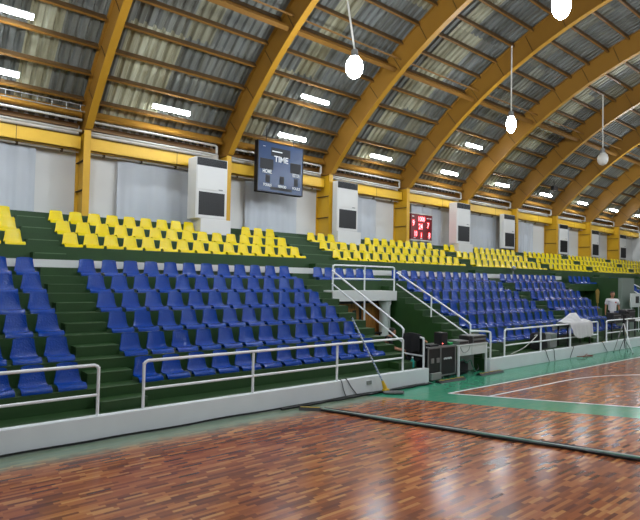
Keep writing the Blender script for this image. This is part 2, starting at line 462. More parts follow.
# kerbs
def kerb(x0, x1, label):
    m = MB().bbox(x0, x1, 0, .14, 0, KERB, .012)
    tag(m.build('kerb_wall', 'kerb'), label, 'kerb', kind='structure')
kerb(XL, 6.70, 'long low white kerb along the foot of the stand, left of the gangway')
kerb(9.26, 22.3, 'low white kerb right of the gangway, under the draped cloth')
kerb(27.0, XR, 'low white kerb far beyond the grey pier')
o = MB().bbox(4.62, 4.76, -.018, .004, .19, .27, .006)
tag(o.build('wall_socket', 'grey'), 'small grey socket set in the white kerb near the mop', 'socket', kind='thing')

# ------------------------------------------------------------------ seats
PROF = [(0,.378,.150),(-.004,.358,.158),(-.018,.30,.163),(-.036,.23,.171),(-.056,.15,.183),(-.076,.09,.194),(-.105,.058,.201),(-.16,.047,.206),(-.24,.05,.209),(-.33,.058,.211),(-.385,.056,.211),(-.412,.036,.21),(-.42,.0,.208)]
def seat_grid(i0, i1):
    rows = []; nu = 10
    for i in range(i0, i1):
        y, z, w = PROF[i]; back = max(0, min(1, (z-.06)/.2)); pan = 1-back; row = []
        for j in range(nu+1):
            u = -1+2*j/nu; k = abs(u)**3.0
            row.append(Vector((u*w, y-.035*k*back, z+.022*k*pan*(1 if i < 10 else .2)-(.018*abs(u)**6 if i == 0 else 0))))
        rows.append(row)
    return rows
def make_seat(name, mat, label, cat, group):
    root = thing(name, (0,0,0), label, cat, group)
    MB().sheet(seat_grid(0, 7), -.012).build('backrest', mat, root, smooth=True)
    m = MB().sheet(seat_grid(6, len(PROF)), -.012)
    m.box(-.12, .12, -.30, -.12, 0.001, .04)
    m.build('seat_pan', mat, root, smooth=True)
    return root
def make_far_seat(name, mat, label, cat, group):
    m = MB().sheet(seat_grid(0, len(PROF)), -.012); m.box(-.12, .12, -.30, -.12, 0.001, .04)
    o = m.build(name, mat, smooth=True); tag(o, label, cat, group, 'thing'); return o

proto = {}
def put_seat(color, X, y, z, label, group, far):
    key = (color, far)
    cat = 'seat'; nm = ('blue' if color == 'blue' else 'yellow')+'_stadium_seat'
    loc = Vector((X+.143, y, z+.001))
    if key not in proto:
        f = make_far_seat if far else make_seat
        o = f(nm, color if color == 'blue' else 'yellow_seat', label, cat, group); o.location = loc; proto[key] = o
        return o
    return copy_thing(proto[key], loc, label, group)
ROWB = ['front row', 'second row', 'third row', 'fourth row', 'fifth row', 'top row']
def blue_row(xs, r, block, far, order='left'):
    for i, X in enumerate(xs):
        put_seat('blue', X, riser(r)+.455, tread(r), f'blue seat, {ORD[i]} from {order}, {ROWB[r]} of the {block}', 'blue seats in the '+block, far)
for r in range(6):
    blue_row([-1.25-.5*i for i in range(3 if r < 5 else 2)], r, 'leftmost blue block', False, 'the aisle')
    blue_row([.5*i for i in range(12)], r, 'big blue block by the mop', False)
    blue_row([10.25+.4975*i for i in range(12)], r, 'blue block right of the balcony', False)
    blue_row([17.0+.5*i for i in range([6,6,8,9,9,10][r])], r, 'blue block behind the white cloth', True)
    blue_row([28.0+.5*i for i in range(4)], r, 'blue block beyond the grey pier', True)
for i in range(6): put_seat('blue', 6.76+.446*i, riser(5)+.455, tread(5), f'blue seat, {ORD[i]} from left in the short row above the balcony', 'blue seats above the balcony', False)
for i in range(5): put_seat('blue', 23.2+.5*i, riser(5)+.455, tread(5), f'blue seat, {ORD[i]} from left in the short row beside the green wall', 'blue seats by the green wall', True)

ROWY = ['front row', 'middle row', 'back row']
def yellow_row(xs, i, block, far, skip=(), order='left'):
    k = 0
    for n, X in enumerate(xs):
        if n in skip: continue
        put_seat('yellow', X, UY[i]+.454, UZ[i], f'yellow seat, {ORD[k]} from {order}, {ROWY[i]} of the {block}', 'yellow seats in the '+block, far); k += 1
for i in range(3):
    yellow_row([-1.22-.5*k for k in range(2)], i, 'leftmost yellow block', False, order='the aisle')
    yellow_row([.04+.5*k-(.11 if (i == 2 and k == 8) else .04 if (i == 2 and k == 7) else 0) for k in range(15)], i, 'block below the blue scoreboard', False, skip=(9,10,11) if i == 2 else ())
    yellow_row([8.9+.5*k for k in range(15)], i, 'block below the red scoreboard', False, skip=(3,4,5) if i == 2 else ())
    yellow_row([17.12+.492*k for k in range(13)], i, 'block right of the red scoreboard', True, skip=((2,3,4) if i == 2 else ()))
    yellow_row([24.3+.5*k for k in range(9)], i, 'third yellow block from the right', True)
    yellow_row([29.55+.5*k for k in range(11)], i, 'second yellow block from the right', True)
    yellow_row([35.8+.5*k for k in range(13)], i, 'yellow block by the end wall', True)

# ------------------------------------------------------------------ railings
RR = .024
def rail(x0, x1, posts, label, y=.07):
    t = thing('railing', ((x0+x1)/2, y, KERB), label, 'railing', 'white railings on the kerb')
    top = 1.095; c = .06
    pts = []
    pts += [(x0, y, top-c), (x0+.02, y, top-.02), (x0+c, y, top)] if posts[0] == x0 else [(x0, y, top)]
    pts += [(x1-c, y, top), (x1-.02, y, top-.02), (x1, y, top-c)] if posts[-1] == x1 else [(x1, y, top)]
    MB().tube(pts, RR, 10).build('top_rail', 'rail', t, True)
    MB().tube([(x0, y, .655), (x1, y, .655)], RR*.9, 10).build('mid_rail', 'rail', t, True)
    for x in posts: MB().tube([(x, y, KERB-.005), (x, y, top-.03)], RR, 10).build('post', 'rail', t, True)
    return t
rail(-9.0, -.91, [-9.0, -6.97, -4.94, -2.93, -.91], 'white tubular railing at the left edge in front of the leftmost blue seats')
rail(-.22, 5.84, [-.22, 1.80, 3.83, 5.84], 'long white tubular railing in front of the big blue block')
rail(10.08, 16.02, [10.08, 12.08, 13.98, 16.02], 'white tubular railing right of the gangway with the cloth thrown over it')
rail(16.74, 22.2, [16.74, 18.6, 20.4, 22.2], 'white tubular railing at the right behind the camera tripod')

def stair_rail(X, ytop, label, x_s):
    t = thing('stair_railing', (X, 2.0, KERB), label, 'railing', 'sloping stair railings beside the gangway')
    up = [(X, ytop, 2.655), (X, .74, 1.275), (X, .68, 1.22), (X, .68, 1.04)]
    MB().tube(up+[(X, .12, 1.075), (X, .05, 1.06), (X, .04, 1.0), (X, .04, KERB-.005)], RR, 10).build('top_rail', 'rail', t, True)
    MB().tube([(X, ytop, 2.29), (X, .69, 1.03-.13)], RR*.9, 10).build('mid_rail', 'rail', t, True)
    MB().tube([(X, .68, 1.05), (X, .68, KERB-.005)], RR, 10).build('post', 'rail', t, True)
    MB().tube([(X, .68, .64), (X, .04, .64)], RR*.9, 10).build('low_rail', 'rail', t, True)
    MB().tube([(X, 2.06, tread(2)-.01), (X, 2.06, 1.95)], RR, 10).build('post', 'rail', t, True)
    return t
stair_rail(6.54, 3.40, 'sloping white stair railing on the left side of the gangway', 0)
stair_rail(9.34, 3.46, 'sloping white stair railing on the right side of the gangway', 0)
stair_rail(27.22, 3.46, 'sloping white stair railing far off beyond the grey pier', 0)
t = thing('balcony_railing', (7.95, 3.46, 2.07), 'white railing along the edge of the balcony slab', 'railing')
MB().tube([(6.62, 3.46, 2.76), (6.64, 3.46, 2.80), (6.68, 3.46, 2.82), (9.14, 3.46, 2.82), (9.2, 3.46, 2.80), (9.22, 3.46, 2.76)], RR, 10).build('top_rail', 'rail', t, True)
MB().tube([(6.62, 3.46, 2.43), (9.22, 3.46, 2.43)], RR*.9, 10).build('mid_rail', 'rail', t, True)
for x in (6.62, 7.9, 9.22): MB().tube([(x, 3.46, 2.071), (x, 3.46, 2.8)], RR, 10).build('post', 'rail', t, True)

# ------------------------------------------------------------------ steel frame
NTH = ['left of the frame edge', 'first', 'second', 'third', 'fourth', 'fifth', 'sixth', 'seventh', 'eighth', 'ninth', 'tenth']
ths = [.845-.035*i for i in range(44)]
for k, X in enumerate(COLX):
    pos = 'column off the left edge' if k == 0 else f'{ORD[k-1]} yellow column from the left along the rear wall'
    if k < 10:
        c = thing('steel_column', (X, 7.9, UZ[3]), f'yellow steel column, {pos}' if k == 0 else f'{pos}, standing on the top tier', 'column', 'yellow wall columns')
        zt = 6.56
        MB().box(X-.095, X+.095, 7.90, 7.925, UZ[3], zt).build('front_flange', 'column', c)
        MB().box(X-.015, X+.015, 7.925, 8.69, UZ[3], zt).build('web', 'column', c)
        MB().box(X-.095, X+.095, 8.69, 8.715, UZ[3], zt).build('rear_flange', 'column', c)
        for z in (5.70, 4.85):
            MB().box(X-.085, X+.085, 7.925, 8.69, z-.012, z+.012).build('stiffener', 'joint', c)
    r = thing('roof_rib', (X, 7.93, 6.6), (f'curved ochre steel roof rib rising from the {ORD[k-1]} column from the left' if k else 'curved ochre steel roof rib beyond the left edge'), 'roof rib', 'curved roof ribs')
    th2 = [t_ for t_ in ths]
    low = [(7.93, 6.6)]+[arc(R0, t_) for t_ in th2]; upp = [(8.98, 6.66)]+[arc(RT-.015, t_) for t_ in th2]
    MB().strip_x(low, upp, X-.014, X+.014).build('web', 'rib', r)
    MB().strip_x([(7.91, 6.585)]+[arc(R0-.025, t_) for t_ in th2], low, X-.1, X+.1).build('bottom_flange', 'flange', r)
    MB().strip_x([(8.97, 6.64)]+[arc(RT-.03, t_) for t_ in th2], [(8.99, 6.67)]+[arc(RT-.005, t_) for t_ in th2], X-.1, X+.1).build('top_flange', 'rib', r)
    MB().strip_x([(7.91, 6.56), (9.0, 6.62)], [(7.91, 6.585), (9.0, 6.645)], X-.1, X+.1).build('base_plate', 'rib', r)
    for q in range(14):
        th = .80-.075*q
        (y0, z0), (y1, z1) = arc(R0+.02, th), arc(RT-.04, th)
        MB().strip_x([(y0, z0), (y1, z1)], [(y0-.014, z0+.004), (y1-.014, z1+.004)], X-.034, X+.034).build('splice_plate', 'joint', r)

def shared_copy(o, parent, dx):
    c = o.copy(); COL.objects.link(c); c.parent = parent; c.location = (dx, 0, 0)
for j in range(22):
    th = .8386 if j == 0 else .816-.0457*(j-1)
    lab = f'{ORD[j]} brown roof purlin up from the rear wall' if j < 16 else f'brown roof purlin high overhead, {ORD[j-16]} beyond the court lamps'
    if j == 0: lab = 'deep yellow purlin along the eave just above the wall pipes'
    p = thing('roof_purlin', (15, *arc(RT-.08, th)), lab, 'purlin', 'roof purlins')
    dpt = .32 if j == 0 else .16
    cut = [XL]+[c for c in COLX]
    a = [arc(RT+.03, th+.0035), arc(RT-dpt, th+.0035)]; b = [arc(RT+.03, th-.0005), arc(RT-dpt, th-.0005)]
    x0, x1 = COLX[0]+.105, COLX[1]-.105
    w = MB().strip_x(a, b, x0, x1).build('web', 'rib' if j == 0 else 'purlin', p)
    l = MB().strip_x([arc(RT-dpt-.010, th+.0035), arc(RT-dpt-.010, th+.0006)], [arc(RT-dpt, th+.0035), arc(RT-dpt, th+.0006)], x0, x1).build('bottom_lip', 'rib' if j == 0 else 'purlin_lip', p)  # paler lip colour stands in for lamplight from below
    for k in range(1, 10):
        for o in (w, l): shared_copy(o, p, 4.635*k)
th = math.asin((4.46-CY)/(R0+.2))
s_ = thing('tie_beam', (15, *arc(R0+.2, th)), 'long ochre tie beam running from rib to rib high over the seats', 'beam')
x0, x1 = COLX[0]+.105, COLX[1]-.105
w = MB().strip_x([arc(R0+.14, th+.004), arc(R0+.26, th+.004)], [arc(R0+.14, th-.004), arc(R0+.26, th-.004)], x0, x1).build('angle', 'purlin_lip', s_)
l = MB().tube([(x0, *arc(R0+.30, th-.02)), (x1, *arc(R0+.30, th-.02))], .03, 8).build('conduit', 'purlin_lip', s_)
for k in range(1, 10):
    for o in (w, l): shared_copy(o, s_, 4.635*k)

for k in range(10):
    x0, x1 = COLX[k]+.105, COLX[k+1]-.105
    lab = f'yellow wall beam between the {ORD[k-1]} and {ORD[k]} columns' if k else 'yellow wall beam running off the left edge of view'
    if k == 9: lab = 'yellow wall beam running from the last column to the end wall'
    b = thing('wall_beam', ((x0+x1)/2, 8.3, 6.03), lab, 'beam', 'yellow wall beams')
    MB().box(x0, x1, 8.2, 8.23, 6.03, 6.44).box(x0, x1, 8.2, 8.42, 6.03, 6.06).box(x0, x1, 8.2, 8.42, 6.41, 6.44).build('beam_body', 'beam', b)
    MB().box((x0+x1)/2+.55, (x0+x1)/2+.565, 8.196, 8.2, 6.03, 6.44).build('seam', 'joint', b)
    g = thing('curtain_rod', ((x0+x1)/2, 8.44, 5.98), lab.replace('yellow wall beam', 'thin pale rod under the yellow beam'), 'rod', 'rods under the beams')
    MB().tube([(x0, 8.42, 5.985), (x1, 8.42, 5.985)], .018, 6).build('rod', 'pipe', g)
    for q in range(4): MB().box(x0+.5+q*1.15, x0+.56+q*1.15, 8.40, 8.5, 5.95, 6.03).build('bracket', 'joint', g)
    # white drain pipes looping above the beam
    g = thing('pipe_loop', ((x0+x1)/2, 8.1, 6.6), lab.replace('yellow wall beam', 'pale pipe loop above the yellow beam'), 'pipe', 'pipe loops above the beams')
    xe = .25 if k else .0
    pth = [(x0, 8.14, 6.56), (x1-xe-.05, 8.14, 6.56), (x1-xe, 8.14, 6.6), (x1-xe, 8.14, 6.84), (x1-xe-.05, 8.14, 6.88), (x0, 8.14, 6.88)]
    if k: MB().tube(pth, .038, 8).build('pipe', 'drain', g, True)
    else:
        for z in (6.56, 6.88): MB().tube([(x0, 8.14, z), (x1, 8.14, z)], .038, 8).build('pipe', 'drain', g, True)
    MB().box(x0, x1, 8.45, 8.62, 6.50, 6.66).build('cable_tray', 'white', g)
    m = MB().box(x0, x1, 8.5, 8.7, 6.72, 6.86); tag(m.build('wall_girt', 'purlin_lip'), lab.replace('yellow wall beam', 'brownish steel girt above the beam'), 'girt', 'wall girts', 'thing')
    # grey curtain over the window opening
    if k < 10:
        a0, a1 = [(-1.9, -.16), (2.14, 4.9), (6.76, 9.1), (11.0, 13.55), (15.9, 18.2), (20.3, 23.1), (24.9, 27.1), (29.5, 31.7), (34.1, 36.4), (38.8, 41.2)][k]
        rows = []
        for iz in range(9):
            z = 4.09+iz/8*1.86; row = []
            for ix in range(41):
                u = ix/40; row.append((a0+(a1-a0)*u, 8.56+.025*math.sin(u*23+k)+.012*math.sin(u*57)*(1-iz/10)+.02*math.sin(u*7+iz*.3), z))
            rows.append(row)
        o = MB().sheet(rows, .012).build('curtain', 'curtain', smooth=True)
        clab = ['hanging left of the first column','between the first and second columns','behind the blue scoreboard','right of the third column','behind the red scoreboard','between the fifth and sixth columns','left of the seventh column','between the seventh and eighth columns','between the eighth and ninth columns','beside the end wall'][k]
        tag(o, 'pale grey curtain on the rear wall, '+clab, 'curtain', 'wall curtains', 'thing')

# ------------------------------------------------------------------ air conditioners
ACX = [(4.15, 7.27, 7.86, 4.25, 6.22, True, 'left of the blue scoreboard'), (10.30, 7.50, 7.80, 4.30, 6.27, True, 'between the two scoreboards'), (17.90, 7.41, 7.86, 4.22, 6.20, True, 'just right of the red scoreboard'),
       (22.84, 7.90, 8.17, 4.24, 6.13, False, 'second right of the red scoreboard'), (29.10, 7.90, 8.18, 4.20, 6.07, False, 'beside the seventh column'),
       (33.62, 7.90, 8.18, 4.20, 6.02, False, 'beside the eighth column'), (38.26, 7.90, 8.18, 4.20, 6.02, False, 'beside the last column')]
for x, y0, y1, z0, z1, ped, lab in ACX:
    zf = UZ[2] if ped else UZ[3]
    a = thing('air_conditioner', (x+.56, y0+.2, zf), f'tall white floor standing air conditioner {lab}', 'air conditioner', 'tall air conditioners')
    MB().bbox(x, x+1.12, y0+.015, y1, z0, z1, .015).build('casing', 'ac', a)
    MB().box(x+.03, x+1.09, y0, y0+.02, z1-.27, z1-.02).build('top_vent', 'sb_dark', a)
    m = MB()
    for q in range(5): m.box(x+.04, x+1.08, y0-.012, y0+.005, z1-.25+q*.05, z1-.243+q*.05)
    for q in range(4): m.box(x+.2+q*.23, x+.206+q*.23, y0-.012, y0+.005, z1-.27, z1-.02)
    m.build('louvre', 'dark', a)
    MB().bbox(x+.03, x+1.09, y0-.006, y0+.02, z0+.93, z1-.30, .008).build('upper_panel', 'ac', a)
    MB().bbox(x+.03, x+1.09, y0-.006, y0+.02, z0+.03, z0+.915, .008).build('lower_panel', 'ac', a)
    MB().box(x+.10, x+1.02, y0-.012, y0+.01, z0+.12, z0+.86).build('intake_grille', 'dark', a)
    m = MB()
    for q in range(16): m.box(x+.11+q*.06, x+.118+q*.06, y0-.02, y0-.01, z0+.12, z0+.86)
    m.build('grille_bars', 'black_metal', a)
    MB().box(x+.80, x+.95, y0-.012, y0, z0+.95, z0+.99).build('control_panel', 'grey', a)
    if ped: MB().bbox(x+(.16 if x < 5 else .10 if 17 < x < 18 else .01), x+1.25, y0-.06, y1+.005, UZ[2]+.001, z0, .012).build('plinth', 'ac', a)
    else:
        for sx in (.05, 1.0):
            for sy in (y0+.05, y1-.1): MB().box(x+sx, x+sx+.06, sy, sy+.06, UZ[3]+.001, z0).build('stand_leg', 'black_metal', a)
        MB().box(x+.02, x+1.1, y0+.03, y1-.03, z0-.06, z0).build('stand_frame', 'black_metal', a)

# ------------------------------------------------------------------ scoreboards
sx0, sx1, sz0, sz1, sy = 6.52, 8.50, 5.41, 7.20, 7.42
s = thing('scoreboard', (7.5, 7.5, sz0), 'dark blue switched-off scoreboard with white lettering hanging from the roof', 'scoreboard')
MB().bbox(sx0, sx1, sy, sy+.22, sz0, sz1, .012).build('casing', 'sb_blue', s)
MB().box(sx0-.005, sx0+.03, sy-.012, sy+.2, sz0, sz1).box(sx1-.03, sx1+.005, sy-.012, sy+.2, sz0, sz1).box(sx0+.03, sx1-.03, sy-.012, sy+.2, sz0, sz0+.03).box(sx0+.03, sx1-.03, sy-.012, sy+.2, sz1-.03, sz1).build('frame', 'sb_dark', s)
def win(x0, x1, z0, z1): MB().box(sx0+x0*1.98, sx0+x1*1.98, sy-.008, sy+.002, sz1-z1*1.79, sz1-z0*1.79).build('display_window', 'sb_dark', s)
win(.28, .70, .10, .27); win(.05, .33, .345, .55); win(.71, .95, .345, .55)
win(.17, .26, .655, .81); win(.48, .57, .655, .81); win(.80, .885, .655, .81)
win(.28, .75, .885, .94)
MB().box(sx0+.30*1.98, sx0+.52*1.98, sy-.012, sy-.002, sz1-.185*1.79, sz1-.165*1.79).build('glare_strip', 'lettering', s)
def stx(b, u, v, size, sxx=1.0): text_mesh(b, size, 'lettering', s, 'lettering', sx0+u*1.98, sy-.010, sz1-v*1.79, sx=sxx)
stx('TIME', .50, .325, .30, .95); stx('HOME', .20, .595, .19, .72); stx('VISITOR', .83, .595, .18, .5)
stx('FOULS', .21, .86, .13, .9); stx('PERIOD', .53, .86, .13, .8); stx('FOULS', .845, .86, .13, .9); stx('---', .13, .10, .10)
m = MB()
for x in (6.9, 8.1): m.tube([(x, 7.5, sz1), (x, 7.45, 7.66)], .02, 6)
m.build('hanger', 'black_metal', s)

rx0, rx1, rz0, rz1, ry = 15.66, 17.22, 4.33, 5.54, 8.36
s = thing('led_scoreboard', (16.4, 8.4, rz0), 'lit red digital scoreboard on the rear wall beside the fourth column', 'scoreboard')
MB().bbox(rx0, rx1, ry, ry+.14, rz0, rz1, .01).build('casing', 'red_panel', s)
MB().box(rx0-.03, rx1+.03, ry-.015, ry+.13, rz1, rz1+.04).box(rx0-.03, rx1+.03, ry-.015, ry+.13, rz0-.06, rz0).build('frame', 'pipe', s)
def rtx(b, u, v, size, sxx=1.0, mat='digit', nm='digit'): text_mesh(b, size, mat, s, nm, rx0+u*1.56, ry-.008, rz1-v*1.21, sx=sxx)
rtx('1000', .48, .19, .30, .85); rtx('9', .12, .37, .36, .8); rtx('24', .45, .49, .36, .8); rtx('7', .80, .42, .36, .8)
rtx('10', .22, .78, .32, .7); rtx('1', .49, .82, .30); rtx('8', .87, .80, .34, .8)
for u, v in ((.10, .10), (.78, .13), (.92, .13), (.18, .93), (.49, .95), (.86, .93)):
    MB().box(rx0+u*1.56-.07, rx0+u*1.56+.07, ry-.010, ry+.002, rz1-v*1.21-.02, rz1-v*1.21+.02).build('caption', 'lettering', s)
for x in (rx0+.2, rx1-.26): MB().box(x, x+.06, ry+.03, ry+.09, UZ[3]+.001, rz0-.06).build('support_post', 'galv', s)

# ------------------------------------------------------------------ lamps
def led(x, y, z, label, slope=.0):
    t = thing('led_batten', (x, y, z), label, 'lamp', 'white tube lights under the roof')
    T = Matrix.Translation((x, y, z)) @ Matrix.Rotation(-.55, 4, 'X')
    MB().bbox(-.62, .62, -.075, .075, 0, .05, .012, T).build('housing', 'white', t)
    MB().bbox(-.60, .60, -.055, .055, -.075, .0, .03, T).build('diffuser', 'led', t, True)
    m = MB()
    for q in (-.45, .45): m.tube([T @ Vector((q, 0, .05)), T @ Vector((q, 0, .22))], .008, 5)
    m.build('hanger', 'black_metal', t)
XS1 = [-1.42, 3.40, 8.10, 12.78, 17.5, 22.1, 26.75, 31.5, 36.3, 40.9]
for k, x in enumerate(XS1):
    led(x, 7.58, 7.60, f'white tube light in the lower row under the roof, {ORD[k]} from the left')
for k, x in enumerate([-1.36, 8.2, 17.75]):
    led(x, 6.4, 8.73, f'white tube light in the upper row under the roof, {ORD[k]} from the left')
def highbay(x, y, z, top, label, lit=True, lean=(0, 0), rb=1.0):
    t = thing('high_bay_lamp', (x, y, z), label, 'lamp', 'round court lamps')
    T = Matrix.Translation((x, y, z))
    MB().lathe([(.02, .46), (.09, .44), (.10, .30), (.13, .27), (.13, .24)], (x, y, z), 20).build('lamp_cap', 'galv', t, True)
    MB().lathe([(.11*rb, .24), (.19*rb, .15), (.225*rb, .02), (.215*rb, -.12), (.15*rb, -.24), (.05, -.30)], (x, y, z), 24).build('bulb', 'bulb' if lit else 'pipe', t, True)
    MB().tube([(x, y, z+.44), (x+lean[0], y+lean[1], top)], .025, 8).build('drop_rod', 'pipe', t)
highbay(5.96, 2.0, 8.0, 10.6, 'blazing round court lamp hanging on a pale rod over the seats', True, (-.5, 0))
highbay(13.56, 2.0, 8.0, 10.8, 'small bright round court lamp farther down the hall', True, rb=.72)
highbay(21.05, 2.0, 7.95, 10.8, 'unlit round court lamp hanging far down the hall', False)
highbay(6.81, -3.1, 8.0, 12.3, 'bright round court lamp at the top edge of the view', True, rb=.8)
for i, (x, y) in enumerate([(-1.7, 2.0), (-1.0, -3.1), (14.6, -3.1), (22.4, -3.1), (-1.5, -9.0), (7.0, -9.0), (15.5, -9.0), (24, -9.0), (29, 2), (31, -3.1)]):
    highbay(x, y, 8.0, 11.0 if y > 0 else 12.2, 'round court lamp hanging over the court', True)
s = thing('floodlight', (26.6, 7.0, 7.9), 'small dark floodlight fixed under the roof beside the sixth rib', 'lamp')
MB().bbox(26.4, 26.9, 6.9, 7.1, 7.75, 8.0, .02).build('head', 'black_metal', s)
MB().tube([(26.65, 7.0, 7.98), (26.65, 7.05, 8.35)], .02, 6).build('bracket', 'black_metal', s)
s = thing('cable_ladder', (-.4, 7.8, 7.2), 'thin grey cable ladder under the eaves at the left edge', 'cable rack')
for z in (7.02, 7.2): MB().tube([(-3.4, 7.75, z), (.9, 7.75, z)], .015, 6).build('side_rail', 'galv', s)
for q in range(12): MB().tube([(-3.3+q*.37, 7.75, 7.02), (-3.3+q*.37, 7.75, 7.2)], .01, 5).build('rung', 'galv', s)

# ------------------------------------------------------------------ mop
s = thing('dust_mop', (5.1, -.1, 0), 'wide grey dust mop with striped pole leaning on the white railing', 'mop')
a, b = Vector((4.97, -.17, .2)), Vector((4.28, .128, 1.62))
MB().tube([a, b], .018, 10).build('pole', 'mop_pole', s, True)
MB().tube([b, b+(b-a).normalized()*.03], .02, 10).build('end_cap', 'black_metal', s, True)
MB().tube([Vector((5.0, -.20, .06)), Vector((4.985, -.18, .14)), a+(b-a)*.05], [.05, .045, .024], 10).bbox(4.93, 5.07, -.25, -.16, .045, .10, .015).build('clamp', 'mop_yellow', s, True)
rows = []
for i in range(9):
    u = i/8; row = []
    for j in range(15):
        q = 2*PI*j/14; w = .11*(1-abs(2*u-1)**3*.5)
        row.append((4.92+u*.34+w*math.cos(q)*.75, -.22-.26*u+w*math.cos(q)*.45, max(.004, .035+.03*math.sin(q))+.006*math.sin(i*3+j*2)*(math.sin(q) > 0)))
    rows.append(row)
MB().sheet(rows, .004).build('mop_head', 'mop_grey', s, True)

# ------------------------------------------------------------------ cables on the floor
s = thing('cable_bundle', (4, -2.5, 0), 'taped bundle of black, green and white cables crossing the parquet floor', 'cables')
for i, (mt, off, r) in enumerate((('black_metal', -.07, .022), ('green_cable', -.015, .02), ('pipe', .03, .012), ('black_metal', .075, .02))):
    pts = []
    for k in range(15):
        u = k/14; x = 2.94+2.53*u; y = -.56-6.36*u
        pts.append((x+off*.93+.02*math.sin(k*1.7+i*2), y+off*.37, r+.002+(.016 if i == 2 else 0)))
    MB().tube(smooth_path(pts, 4), r, 6).build('cable', mt, s, True)
s = thing('kerb_cables', (3, -.06, 0), 'black cables lying along the foot of the white kerb', 'cables')
for i in range(3):
    pts = []
    for k in range(40):
        u = k/39; x = (-9+15.5*u) if i == 0 else (2.3+4.3*u); y = -.055-.032*i-(.012*math.sin(k*.9+i*2) if i == 0 else .03*abs(math.sin(k*.37+i*1.3)))
        pts.append((x, y, .018+.012*abs(math.sin(k*.8+i))))
    MB().tube(smooth_path(pts, 3), .022 if i else .016, 6).build('cable', 'black_metal', s, True)
def ramp(x0, y0, x1, y1, w, label):
    d = Vector((x1-x0, y1-y0, 0)); L = d.length; ang = math.atan2(d.y, d.x)
    T = Matrix.Translation((x0, y0, 0)) @ Matrix.Rotation(ang, 4, 'Z')
    s = thing('cable_ramp', (x0, y0, 0), label, 'cable ramp', 'cable ramps on the floor')
    n = MB()
    prof = [(-w, .002), (-w*.35, .05), (w*.35, .05), (w, .002)]
    vs = [T @ Vector((0, y, z)) for y, z in prof]+[T @ Vector((L, y, z)) for y, z in prof]
    n.add(vs, [(0,1,5,4),(1,2,6,5),(2,3,7,6),(3,0,4,7),(0,3,2,1),(4,5,6,7)]).build('ramp_body', 'dark', s)
    MB().box(.02, L-.02, -w*.32, w*.32, .05, .056, T).build('hazard_lid', 'hazard', s)
ramp(2.64, -.24, 2.92, -.53, .10, 'black and yellow cable ramp at the start of the cable bundle')
ramp(6.85, -.14, 7.85, -.16, .10, 'black and yellow cable ramp on the floor before the flight case')
ramp(8.55, -.12, 9.6, -.13, .10, 'black and yellow cable ramp on the floor before the white desk')
def hang_cable(x, label, mat='black_metal', yb=-.03, dx=.15, from_z=1.0):
    pts = [(x, .02, KERB+.03), (x+.02, -.02, KERB), (x+dx*.5, -.02, .18), (x+dx*.9, -.016, .06), (x+dx, -.014, .012)]
    o = MB().tube(smooth_path(pts, 5), .009, 5).build('hanging_cable', mat, smooth=True); tag(o, label, 'cable', 'cables hanging down the kerb', 'thing')
hang_cable(3.86, 'thin dark cable hanging down the kerb left of the mop'); hang_cable(4.02, 'thin dark cable hanging beside another just left of the mop', dx=.3)
hang_cable(12.2, 'thin dark cable hanging down the kerb under the black backpack', dx=.25); hang_cable(12.7, 'thin dark cable on the kerb right of the backpack', dx=.1)
hang_cable(14.0, 'thin dark cable on the kerb left under the white cloth', dx=-.2); hang_cable(16.2, 'thick dark cable curving down the kerb at the railing gap', dx=.4)
pts = [(14.1+.9*math.sin(q*.33)*.5+.45, -.16+.06*math.cos(q*.9), .012+.003*q) for q in range(22)]
o = MB().tube(smooth_path(pts, 3), .012, 6).build('cable_coil', 'red_cable', smooth=True); tag(o, 'dark red cable coil on the floor below the white cloth', 'cable', kind='thing')
o = MB().tube(smooth_path([(10.6, .17, .37), (11.3, .15, .52), (12.0, .15, .82), (12.14, .3, .8)], 6), .012, 6).build('slack_cable', 'pipe', smooth=True); tag(o, 'pale cable sagging from the railing to the kerb left of the backpack', 'cable', kind='thing')

# ------------------------------------------------------------------ gear in the gangway
s = thing('flight_case', (7.3, .4, 0), 'black flight case with silver edges at the gangway mouth', 'flight case')
MB().box(6.80, 7.90, .12, .70, .10, .79).build('body', 'dark', s)
m = MB()
for x in (6.80, 7.28, 7.88): m.box(x-.018, x+.022, .105, .13, .08, .80)
m.box(6.79, 7.91, .105, .13, .77, .80).box(7.28, 7.91, .105, .13, .08, .11).box(6.79, 7.91, .1, .72, .79, .805)
m.build('edge_trim', 'galv', s)
for x in (6.90, 7.12): MB().bbox(x, x+.12, .10, .125, .42, .54, .01).build('latch_plate', 'galv', s)
m = MB()
for i in range(9): m.box(7.42+i*.036, 7.445+i*.036, .112, .12, .475+.012*(i % 3 == 1), .515+.012*(i % 2))
m.build('marking', 'lettering', s)
for x in (6.9, 7.75): MB().lathe([(.045, -.02), (.05, 0), (.045, .02)], (x, .2, .052), 14, Matrix.Rotation(PI/2, 4, 'X')).build('caster', 'black_metal', s)
MB().bbox(6.83, 7.22, .02, .1, .03, .20, .02).build('lower_tray', 'grey', s)
s = thing('monitor_speaker', (7.55, .4, .805), 'small black box with a red light on top of the flight case', 'speaker')
MB().bbox(7.50, 7.74, .25, .5, .806, 1.12, .012).build('cabinet', 'dark', s)
MB().box(7.52, 7.545, .244, .252, .84, .865).build('indicator', 'red_led', s)
MB().box(7.53, 7.71, .246, .252, .88, 1.1).build('grille', 'black_metal', s)
s = thing('mixer', (7.1, .35, .806), 'flat black mixer lying on the flight case beside the box', 'mixer')
MB().bbox(6.98, 7.32, .2, .45, .806, .85, .01).build('body', 'black_metal', s)
m = MB()
for i in range(6):
    for j in range(3): m.lathe([(.01, 0), (.008, .015)], (7.02+i*.05, .25+j*.06, .85), 8)
m.build('knob_rows', 'grey', s)
s = thing('desk', (8.95, .5, 0), 'white front desk carrying amplifiers at the right of the gangway', 'desk')
